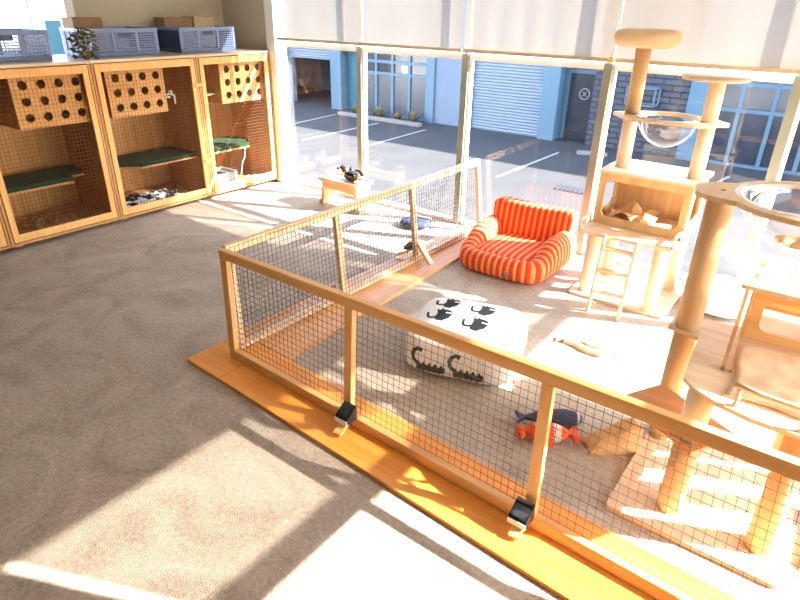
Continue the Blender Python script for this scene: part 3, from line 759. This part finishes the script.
# navy cushion on the floor beyond the side fence
b = bm_(); blob(b, (0, 0, .035), (.13, .11, .035), 3, p=2.6)
solo('floor_cushion', b, M['navy'], 'flat navy blue cushion on the sunlit floor behind the side fence', 'cushion', (-2.72, 3.85, .001), local=True)

# ------------------------------------------------------------------ tall cat tree by the window
t = thing('cat_tree', 'tall pale wooden cat tree with house, ladder and two sisal posts, by the window', 'cat tree', (-.9, 3.68, .001), world=True)
b = bm_(); prism(b, rrect(-1.2, 3.43, -.6, 3.95, .02), .001, .019); part('base_board', b, M['ply_x'], t)
for x, y in ((-1.115, 3.51), (-.70, 3.47), (-.685, 3.87), (-1.1, 3.87)):
    b = bm_(); cyl(b, (x, y, .0195), (x, y, .449), .04, seg=24); part('leg', b, M['sisalpale'], t)
b = bm_(); prism(b, rrect(-1.175, 3.35, -.62, 3.95, .015), .45, .468); deck = part('tray_platform', b, M['ply_x'], t)
for x in (-1.165, -.63):
    b = bm_()
    for y in (3.37, 3.54): cyl(b, (x, y, .469), (x, y, .515), .007, seg=10)
    box(b, (x-.008, 3.36, .515), (x+.008, 3.549, .527), .003); part('side_rail', b, M['ply_x'], deck)
# house
b = bm_(); inner = rrect(-1.115, .515, -.665, .735, .035)
ringplate(b, rect_like(inner, -1.155, .469, -.625, .779), inner, 3.55, 3.564, lambda u, v, w: (u, w, v)); hs = part('house_front', b, M['house_z'], t)
b = bm_(); inner = rrect(3.64, .53, 3.86, .72, .05)
ringplate(b, rect_like(inner, 3.5645, .469, 3.93, .779), inner, -.639, -.625, lambda u, v, w: (w, u, v)); part('house_side', b, M['house_z'], t)
b = bm_(); ringplate(b, rect_like(inner, 3.5645, .469, 3.93, .779), inner, -1.155, -1.141, lambda u, v, w: (w, u, v)); part('house_side', b, M['house_z'], t)
b = bm_(); box(b, (-1.1405, 3.916, .469), (-.6395, 3.93, .779)); part('house_back', b, M['house_z'], t)
b = bm_(); prism(b, rrect(-1.165, 3.54, -.605, 3.95, .012), .7795, .795); part('house_roof', b, M['ply_x'], t)
# ladder
b = bm_()
for x in (-.995, -.81): bar(b, (x, 3.335, .475), (x-.005, 3.262, .002), .014, .03)
for z in (.14, .27, .40):
    y = 3.262+.073*z/.475; box(b, (-.99, y-.022, z-.006), (-.82, y+.022, z+.006))
part('ladder', b, M['ply_z'], t)
PL, PR = (-1.08, 3.7), (-.66, 3.7)
b = bm_(); cyl(b, (*PL, .7955), (*PL, 1.095), .042, seg=28); part('post', b, M['sisalpale'], t)
b = bm_(); cyl(b, (*PL, 1.1105), (*PL, 1.47), .042, seg=28); part('post', b, M['sisal'], t)
b = bm_(); cyl(b, (*PR, .7955), (*PR, 1.095), .042, seg=28); part('post', b, M['sisalpale'], t)
b = bm_(); cyl(b, (*PR, 1.1105), (*PR, 1.327), .042, seg=28); part('post', b, M['sisalpale'], t)
n = 48; inn = circle(-.87, 3.7, .158, n)
def board_outline(n):
    out = []
    for i in range(n):
        a = 2*PI*i/n; c, s = math.cos(a), math.sin(a)
        x = max(-1, min(1, c*1.5)); wy = .19 if abs(c) < .55 else .19-.1*min(1, (abs(c)-.55)/.25)
        k = (abs(c)**3+abs(s)**3)**(-1/3)
        out.append((-.87+.315*c*k if abs(c) > .3 else -.87+.315*c*k, 3.7+wy*s*k))
    return out
b = bm_(); ringplate(b, board_outline(n), inn, 1.0955, 1.110); part('bowl_board', b, M['ply_x'], t)
b = bm_(); pr = [(.175*math.cos(a)-.012, -.165*math.sin(a)) for a in [PI/2*k/12 for k in range(13)]]
lathe(b, [(.182, .004), (.163, .003)] + [(max(r, .002), z) for r, z in pr[0:]], (-.87, 3.7, 1.107), 40, False, True); part('bowl', b, M['acrylic'], t, 'clear acrylic bowl')
b = bm_(); tube(b, [(x, y, 1.114) for x, y in circle(-.87, 3.7, .178, 40)], .0045, 8, True); part('bowl_rim', b, M['acrylicrim'], t)
b = bm_(); lathe(b, [(.002, 0), (.14, 0), (.165, .012), (.18, .04), (.182, .06), (.165, .085), (.13, .092), (.08, .086), (.002, .082)], (PL[0]+.01, 3.7, 1.4705), 36); part('top_cushion', b, M['beige'], t, 'round beige padded top')
b = bm_(); lathe(b, [(.002, 0), (.165, 0), (.168, .004), (.168, .014), (.165, .018), (.002, .018)], (PR[0]-.015, 3.7, 1.3275), 40); part('top_board', b, M['ply_x'], t)
# kraft paper in the house
b = bm_(); crumple(b, -.96, 3.72, .4695, .26, .26, .085, 5, seed=11, thick=.003)
solo('crumpled_paper', b, M['kraft'], 'crumpled brown kraft paper inside the house of the tall cat tree', 'paper', (-.96, 3.72, .469))

# ------------------------------------------------------------------ cat tree at the right edge
DZ = .55
t = thing('cat_tree', 'large sisal and wood cat tree at the right edge, inside the pen', 'cat tree', (-.05, 2.2, .001), world=True)
b = bm_(); prism(b, rrect(-.35, 1.755, .213, 2.5, .012), .001, .019); part('base_board', b, M['ply_y'], t)
b = bm_(); prism(b, rrect(.26, 1.9, .56, 2.62, .012), .001, .019); part('base_board', b, M['ply_y'], t)
for x, y, z0, z1 in ((-.161, 1.895, .0195, .329), (.132, 1.895, .0195, DZ-.016), (.44, 2.43, .0195, DZ-.016), (.44, 2.25, .0195, DZ-.016), (.132, 2.42, .0195, DZ-.016)):
    b = bm_(); cyl(b, (x, y, z0), (x, y, z1), .043, seg=28); part('leg', b, M['sisal'], t)
b = bm_(); prism(b, [(-.425, 1.985), (-.135, 1.81), (-.03, 2.0), (-.325, 2.165)], .3295, .345); part('side_shelf', b, M['panel_x'], t)
b = bm_(); cyl(b, (-.161, 1.895, .3455), (-.161, 1.895, DZ-.016), .043, seg=28); part('leg', b, M['sisalpale'], t)
BX, BY = -.31, 2.3
b = bm_(); cyl(b, (BX, BY, .0195), (BX, BY, DZ-.016), .043, seg=28); part('tall_post', b, M['sisal'], t)
b = bm_(); cyl(b, (BX, BY, DZ+.0005), (BX, BY, 1.077), .045, seg=28); part('tall_post', b, M['sisal'], t)
front = [(-.235, 1.96), (-.228, 1.915), (-.19, 1.87), (-.113, 1.828), (-.01, 1.803), (.12, 1.80), (.25, 1.81), (.38, 1.845), (.47, 1.91), (.52, 2.0)]
b = bm_(); prism(b, [(-.37, 2.26), (-.255, 2.235)] + front + [(.52, 2.75), (-.12, 2.75), (-.12, 2.44), (-.2, 2.42), (-.37, 2.38)], DZ-.0155, DZ); dk = part('deck', b, M['ply_x'], t)
# little balustrade along the curved deck front
cur = [(-.075, 1.84), (.0, 1.825), (.12, 1.822), (.25, 1.832), (.36, 1.86), (.44, 1.915)]
b = bm_(); tube(b, [(x, y, DZ+.075) for x, y in cur], .009, 8); part('handrail', b, M['ply_x'], dk)
for x, y in ((-.06, 1.84), (.12, 1.823), (.3, 1.845)):
    b = bm_(); lathe(b, [(.009, 0), (.009, .008), (.005, .015), (.01, .033), (.005, .05), (.008, .06), (.008, .067)], (x, y, DZ+.0005), 12); part('spindle', b, M['ply_z'], dk)
# upper platform on a frame at the back of the deck
t2 = t
for y in (2.345, 2.692):
    b = bm_(); inner = rrect(-.084, DZ+.042, .394, .71, .03)
    ringplate(b, rect_like(inner, -.136, DZ+.0005, .446, .7445), inner, y, y+.018, lambda u, v, w: (u, w, v)); part('platform_frame', b, M['fence_x'], t)
b = bm_(); prism(b, rrect(-.175, 2.33, .47, 2.74, .01), .745, .76); up_ = part('upper_platform', b, M['ply_y'], t)
b = bm_()
for y in (2.43, 2.57): box(b, (-.15, y, .7602), (-.135, y+.045, .7612))
part('slot', b, M['panel_y'], up_, 'cut-out slot')
b = bm_(); bar(b, (-.15, 2.315, .752), (-.135, 2.04, DZ+.008), .012, .03); bar(b, (-.125, 2.315, .752), (-.11, 2.04, DZ+.008), .006, .02)
part('leaning_rail', b, M['panel_z'], t)
b = bm_(); cyl(b, (.5, 2.6, DZ+.0005), (.5, 2.6, .969), .043, seg=24); part('tall_post', b, M['sisal'], t)  # added post out of view, carries the shading board
b = bm_(); prism(b, rrect(.47, 2.18, .9, 2.72, .03), .9695, .985); part('added_shade_board', b, M['ply_y'], t)  # unseen board added to throw shade on the deck blanket
# bowl ring on top of the tall post
RC = (-.03, 2.35); n = 56
def ring_out():
    out = []
    for i in range(n):
        a = 2*PI*i/n; c, s = math.cos(a), math.sin(a); r = .275
        d = (a - (PI+.17)+PI) % (2*PI)-PI
        if abs(d) < .5: r = .275 + .1*(1-max(0, abs(d)-.2)/.3)
        out.append((RC[0]+r*c, RC[1]+r*s))
    return out
b = bm_(); ringplate(b, ring_out(), circle(*RC, .232, n), 1.0775, 1.094); part('bowl_ring', b, M['ply_y'], t)
b = bm_(); pr = [(.226*math.cos(a), -.17*math.sin(a)) for a in [PI/2*k/14 for k in range(15)]]
lathe(b, [(.25, .005), (.229, .004)] + [(max(r, .002), z) for r, z in pr], (*RC, 1.092), 44, False, True); part('bowl', b, M['acrylic'], t, 'large clear acrylic bowl')
b = bm_(); cyl(b, (BX, BY, 1.0945), (BX, BY, 1.097), .008, seg=12); part('screw', b, M['panel_x'], t)
b = bm_(); crumple(b, -.05, 2.35, .934, .14, .12, .03, 5, seed=5, thick=.004)
solo('folded_cloth', b, M['kraftpale'], 'folded beige cloth lying in the large acrylic bowl', 'cloth', (-.05, 2.35, .93))
# cloth on deck
b = bm_(); g = {}; nx, ny = 26, 20
for layer in (0, 1):
    for i in range(nx+1):
        for j in range(ny+1):
            u, v = i/nx, j/ny; x = -.10+.42*u+.012*math.sin(6*v); y = 1.875+.40*v+.02*math.sin(5*u)
            zz = DZ+.002+.006*(math.sin(7*u+9*v)**2)*(math.sin(13*u-4*v)**2) + .005*layer + .002*math.sin(21*v+5*u)**2
            if v > .8 : zz += .0
            g[layer, i, j] = b.verts.new((x, y, zz))
for layer in (0, 1):
    for i in range(nx):
        for j in range(ny):
            f = b.faces.new((g[layer, i, j], g[layer, i+1, j], g[layer, i+1, j+1], g[layer, i, j+1])); f.smooth = True
for i in range(nx):
    for j in (0, ny): b.faces.new((g[0, i, j], g[0, i+1, j], g[1, i+1, j], g[1, i, j]))
for j in range(ny):
    for i in (0, nx): b.faces.new((g[0, i, j], g[0, i, j+1], g[1, i, j+1], g[1, i, j]))
solo('blanket', b, M['beige'], 'creased beige blanket on the curved deck of the right cat tree', 'blanket', (.1, 2.07, DZ))
# roll at the right edge
b = bm_(); cyl(b, (.06, 2.47, DZ+.045), (.2, 2.52, DZ+.045), .044, seg=24); tube(b, [(.058+.0, 2.469+.03*math.sin(a)*(1-a/14), DZ+.045+.03*math.cos(a)*(1-a/14)) for a in [k*.5 for k in range(24)]], .004, 6)
solo('rolled_mat', b, M['kraft'], 'rolled brown mat on the deck under the upper platform', 'mat', (.13, 2.49, DZ+.001))

# ------------------------------------------------------------------ loose toys in the pen
t = thing('plush_fish', 'orange and white striped plush clownfish on the carpet behind the front fence', 'plush toy', (-.688, 1.978, .001), .55); t.scale = (.64, .8, .82)
b = bm_(); vs = blob(b, (0, 0, .05), (.15, .06, .05), 4)
for f in b.faces:
    x = f.calc_center_median().x
    f.material_index = 1 if (-.075 < x < -.03 or .045 < x < .09) else 0
part('body', b, [M['orange_pl'], M['greyplush']], t)
b = bm_(); prism(b, [(.14, 0), (.18, -.045), (.215, -.05), (.205, 0), (.215, .05), (.18, .045)], .03, .06); part('tail_fin', b, M['orange_pl'], t)
b = bm_(); prism(b, [(-.04, -.05), (.02, -.055), (.04, -.1), (-.01, -.1)], .03, .045); part('side_fin', b, M['orange_pl'], t)
b = bm_(); blob(b, (-.165, 0, .04), (.035, .045, .036), 3); part('head', b, M['orange_pl'], t)
b = bm_(); blob(b, (-.178, -.034, .052), (.008, .008, .008), 2); part('eye', b, M['black_pl'], t)
t = thing('plush_fish', 'dark navy plush fish lying behind the clownfish toy', 'plush toy', (-.70, 2.11, .001), .6); t.scale = (.88, .9, .9)
b = bm_(); tube(b, [(-.16, 0, .03), (-.12, 0, .035), (-.06, 0, .04), (.04, 0, .042), (.1, 0, .036), (.125, 0, .03)], [.01, .022, .036, .041, .034, .02], 16); part('body', b, M['navy'], t)
b = bm_(); prism(b, [(-.15, 0), (-.2, -.045), (-.185, 0), (-.2, .045)], .02, .04); part('tail_fin', b, M['navy'], t)
b = bm_(); lathe(b, [(.034, -.008), (.038, .0), (.034, .008)], (0, 0, 0), 18); bmesh.ops.rotate(b, verts=b.verts[:], cent=(0, 0, 0), matrix=Ry(PI/2)); bmesh.ops.translate(b, verts=b.verts[:], vec=(.102, 0, .036)); part('collar', b, M['greyplush'], t, 'pale band')
# flat kraft fish
t = thing('scratch_toy', 'flat beige leaf shaped scratch toy on the sunlit carpet', 'cat toy', (-.815, 2.845, .001), .19)
b = bm_(); prism(b, [(-.15, -.012), (-.09, -.022), (-.02, -.065), (.06, -.08), (.11, -.055), (.13, 0), (.11, .06), (.04, .08), (-.04, .065), (-.1, .022), (-.15, .012)], .0, .022); part('body', b, M['kraftpale'], t)
b = bm_(); prism(b, [(-.145, 0), (-.19, -.026), (-.178, 0), (-.19, .03)], .004, .016); part('tail', b, M['card'], t)
b = bm_(); prism(b, [(-.06, .005), (.06, .035), (.09, .0), (.05, -.03), (-.02, -.025)], .0225, .032); part('pocket', b, M['kraft'], t)
b = bm_()
for i in range(22): a = random.uniform(-1.2, 1.2); cyl(b, (.1, .03*math.sin(a), .012), (.135+.03*math.cos(a), .055*math.sin(a), random.uniform(.004, .03)), .003, .0015, 5)
part('fringe', b, M['kraftpale'], t)
# kraft paper bag
t = thing('paper_bag', 'brown kraft paper bag lying open on the carpet beside the toy fish', 'bag', (-.468, 2.105, .001), .8)
b = bm_()
ringp = []
for k in range(5):
    s = k/4; x = -.09+.2*s; hh = .03+.085*s+.01*(k % 2); ww = .05+.022*s
    prof = [(-ww, 0), (-ww*.95, hh*.55), (-ww*.5, hh*.92), (0, hh*(.88 if k % 2 else 1.0)), (ww*.6, hh*.9), (ww*.98, hh*.5), (ww, 0)]
    ringp.append([[b.verts.new((x+(.02 if i in (2, 4) and k == 4 else 0), y*(1-o), z*(1-o)+.0015*(1 if o else 0))) for i, (y, z) in enumerate(prof)] for o in (0, .05)])
for k in range(4):
    for o in (0, 1):
        A, B = ringp[k][o], ringp[k+1][o]
        for i in range(7): b.faces.new((A[i], A[(i+1) % 7], B[(i+1) % 7], B[i]))
for i in range(7): b.faces.new((ringp[4][0][i], ringp[4][0][(i+1) % 7], ringp[4][1][(i+1) % 7], ringp[4][1][i]))
b.faces.new(ringp[0][0])
part('bag_body', b, M['kraft'], t)
b = bm_(); prism(b, [(.115, -.08), (.15, -.06), (.14, .02), (.115, .05)], .001, .006); part('flap', b, M['kraftpale'], t)
# cream plush bed behind the tall post
t = thing('plush_bed', 'round white plush pet bed on the floor behind the right cat tree', 'pet bed', (-.38, 3.78, .001))
b = bm_(); blob(b, (0, 0, .075), (.19, .17, .075), 4, p=2.5); part('cushion', b, M['cream'], t)
b = bm_(); tube(b, [(x, y, .12+.012*math.sin(1.3*i)) for i, (x, y) in enumerate(circle(0, .01, .14, 24, .125))], .055, 12, True); part('bolster', b, M['white_fab'], t)

# ------------------------------------------------------------------ outdoors
G = -1.0
b = bm_(); box(b, (-60, -20, G-.2), (40, 40, G)); gr = struct('ground', b, M['asphalt'])
for p, q in (((-11.17, 10.3), (-11.4, 12.2)), ((-9.6, 9.2), (-9.7, 11.95)), ((-8.15, 9.5), (-8.29, 12.0)), ((-4.8, 9.2), (-4.78, 11.8)), ((-1.9, 9.4), (-1.6, 12.0))):
    b = bm_(); bar(b, (*p, G+.003), (*q, G+.003), .05, .005); part('parking_line', b, M['line'], gr)
FYY = 12.93; TOPZ = 2.75
t = thing('warehouse_building', 'pale blue warehouse row across the car park, seen through the windows', 'building', (-6, FYY, G), world=True)
def facade(name, x0, x1, z0, z1, m, parent=None, y0=FYY, y1=FYY+.3, label=None):
    b = bm_(); box(b, (x0, y0, z0), (x1, y1, z1)); return part(name, b, m, parent or t, label)
facade('rear_wall', -24, 12, G, TOPZ, M['lightblue'], y0=FYY+3.0, y1=FYY+3.2)
facade('roof_slab', -24, 12, TOPZ-.15, TOPZ, M['lightblue'], y0=FYY+.31, y1=FYY+2.99)
facade('wall', -24, -13.95, G, TOPZ, M['lightblue'])
facade('wall', -13.95, -12.18, .95, TOPZ, M['lightblue'])
facade('roller_shutter', -13.95, -12.19, .28, .95, M['shutter'], y0=FYY+.1, y1=FYY+.16)
g_ = facade('garage_lining', -13.95, -12.18, G, .9, M['darkroom'], y0=FYY+2.2, y1=FYY+2.3)
facade('column', -12.18, -11.8, G, TOPZ, M['skyblue'], y0=FYY-.06)
facade('wall', -11.8, -11.15, .55, TOPZ, M['lightblue'])
facade('recess_panel', -11.8, -11.15, G, .55, M['teal'], y0=FYY+.25)
def winpanes(xs_, zs, y, fr, name='window'):
    """glazed grid: one window part with its frame bars and a pane sub-part for each row"""
    b = bm_()
    for x in xs_: box(b, (x-.035, y-.03, zs[0]), (x+.035, y+.05, zs[-1]))
    for z in zs: box(b, (xs_[0], y-.028, z-.035), (xs_[-1], y+.048, z+.035))
    w = part(name, b, M['skyblue'], t)
    return w
zz = [G+.02, .07, .36, .75]
w = winpanes([-11.15, -10.6, -10.05, -9.5, -8.95], zz, FYY+.05, None)
for i in range(3):
    b = bm_(); box(b, (-11.12, FYY+.06, zz[i]+.036), (-8.98, FYY+.08, zz[i+1]-.036)); part('pane', b, (M['milkglass'], M['darkglass'], M['darkglass'])[i], w)
facade('wall', -11.15, -8.95, .79, TOPZ, M['lightblue'])
b = bm_(); box(b, (-9.75, FYY+.05, .12), (-9.58, FYY+.058, .3)); part('notice', b, M['paper'], w, 'white paper notice on the window')
facade('column', -8.92, -8.68, G, TOPZ, M['skyblue'], y0=FYY-.06)
facade('wall', -8.68, -7.62, G, TOPZ, M['lightblue'])
facade('roller_shutter', -7.62, -5.78, G, .95, M['shutter'], y0=FYY+.08, y1=FYY+.16, label='wide ribbed pale blue shutter')
facade('wall', -7.62, -5.78, .95, TOPZ, M['lightblue'])
facade('column', -5.78, -5.4, G, TOPZ, M['skyblue'], y0=FYY-.06, y1=FYY+.9)
dw = facade('entrance_door', -5.38, -4.72, G, .42, M['darkglass'], y0=FYY+.4, y1=FYY+.45)
b = bm_(); box(b, (-5.4, FYY+.35, .42), (-4.66, FYY+.9, .5)); box(b, (-5.4, FYY+.35, G), (-5.33, FYY+.9, .42)); box(b, (-4.72, FYY+.35, G), (-4.66, FYY+.9, .42)); box(b, (-5.4, FYY+.35, .82), (-4.66, FYY+.9, .9)); part('door_frame', b, M['skyblue'], dw)
b = bm_(); ringplate(b, circle(-4.98, .0, .12, 32), circle(-4.98, .0, .102, 32), FYY+.385, FYY+.395, lambda u, v, w_: (u, w_, v))
for s in (-1, 1): bar(b, (-4.98-.045*s, FYY+.39, -.05), (-4.98+.045*s, FYY+.39, .05), .02, .01)
part('door_emblem', b, M['line'], dw, 'white circle with crossed strokes')
facade('transom_pane', -5.38, -4.68, .5, .82, M['darkglass'], y0=FYY+.41, y1=FYY+.45)
facade('wall', -5.4, -4.66, .9, TOPZ, M['lightblue'], y0=FYY+.0)
facade('brick_wall', -4.66, -2.75, G, TOPZ, M['brick'], y1=FYY+.9, label='dark painted brick wall')
b = bm_()
x0, x1, z0, z1 = -3.85, -3.3, -.02, .3
for y in (FYY-.35, FYY-.02):
    for p, q in (((x0, z0), (x1, z0)), ((x1, z0), (x1, z1)), ((x1, z1), (x0, z1)), ((x0, z1), (x0, z0))): bar(b, (p[0], y, p[1]), (q[0], y, q[1]), .025, .025)
for x in (x0, x1):
    for z in (z0, z1): bar(b, (x, FYY-.35, z), (x, FYY-.02, z), .025, .025)
part('bracket_cage', b, M['skyblue'], t, 'pale blue open cage on the brick wall')
facade('column', -2.75, -2.4, G, TOPZ, M['skyblue'], y0=FYY-.06)
xsr = [-2.4, -1.85, -1.3, -.7, -.1, .5, 1.1]; zr = [G+.02, .02, .48, .95]
w = winpanes(xsr, zr, FYY+.05, None)
for i in range(3):
    b = bm_(); box(b, (-2.37, FYY+.06, zr[i]+.036), (1.07, FYY+.08, zr[i+1]-.036)); part('pane', b, M['darkglass'], w)
facade('wall', -2.4, 12, .99, TOPZ, M['lightblue']); facade('wall', 1.14, 12, G, .99, M['lightblue'])
# kerb and dry shrubs below the left glazing
b = bm_(); box(b, (-11.3, 12.15, G+.001), (-8.6, 12.32, G+.09), .02); solo('kerb', b, M['concrete'], 'low concrete kerb in front of the left warehouse glazing', 'kerb', (-9.95, 12.2, G))
for i, (x, r, lb) in enumerate(((-11.0, .26, 'dry brown shrub at the teal recess of the warehouse'), (-10.2, .32, 'tallest dry brown shrub below the warehouse glazing'), (-9.6, .22, 'small dry brown shrub, third from the left below the glazing'), (-9.1, .28, 'dry brown shrub nearest the blue warehouse column'))):
    b = bm_()
    for k in range(120):
        a, e = random.uniform(0, 2*PI), random.uniform(.1, 1.5); l_ = r*random.uniform(.6, 1.2)
        d = Vector((math.cos(a)*math.cos(e)*1.1, math.sin(a)*math.cos(e)*.7, math.sin(e)))
        s = Vector((-math.sin(a), math.cos(a), 0))*.018
        v = [b.verts.new(q) for q in (s*.4, d*l_*.6+s, d*l_, d*l_*.6-s, -s*.4)]; b.faces.new(v)
    solo('dry_shrub', b, M['shrub'], lb, 'shrub', (x, 12.6, G), 'dry shrubs along the warehouse front', local=True)
b = bm_(); 
for k in range(9): box(b, (-3.7+.075*k, 9.15, G+.003), (-3.65+.075*k, 9.42, G+.02))
box(b, (-3.72, 9.13, G+.001), (-3.03, 9.45, G+.008)); solo('drain_grate', b, M['dgrate'], 'dark drain grate in the sunlit car park outside the window', 'grate', (-3.38, 9.28, G))
for x, y, a, lb in ((-4.15, 12.0, .25, 'pale wheel stop outside, in front of the warehouse door'), (-2.6, 11.6, .2, 'pale wheel stop outside, in front of the warehouse brick wall')):
    b = bm_(); box(b, (-.3, -.06, 0), (.3, .06, .08), .02); solo('wheel_stop', b, M['concrete'], lb, 'wheel stop', (x, y, G+.001), 'wheel stops in the car park', local=True, rz=a)
# neighbour seen through the left window
b = bm_(); box(b, (-13.2, -6, G), (-13, 9, 3.2)); solo('neighbour_wall', b, M['outwall'], 'white rendered building outside the left window above the cabinets', 'building', (-13.1, 1.5, G))
b = bm_(); box(b, (-6.9, 3.06, G), (-6.8, 3.36, 1.47)); solo('teal_post', b, M['teal'], 'teal painted post outside the left window', 'post', (-6.85, 3.2, G))

# ------------------------------------------------------------------ view
S.view_settings.view_transform = 'Standard'; S.view_settings.look = 'None'; S.view_settings.gamma = 1
S.view_settings.use_curve_mapping = False; S.view_settings.exposure = 1.65
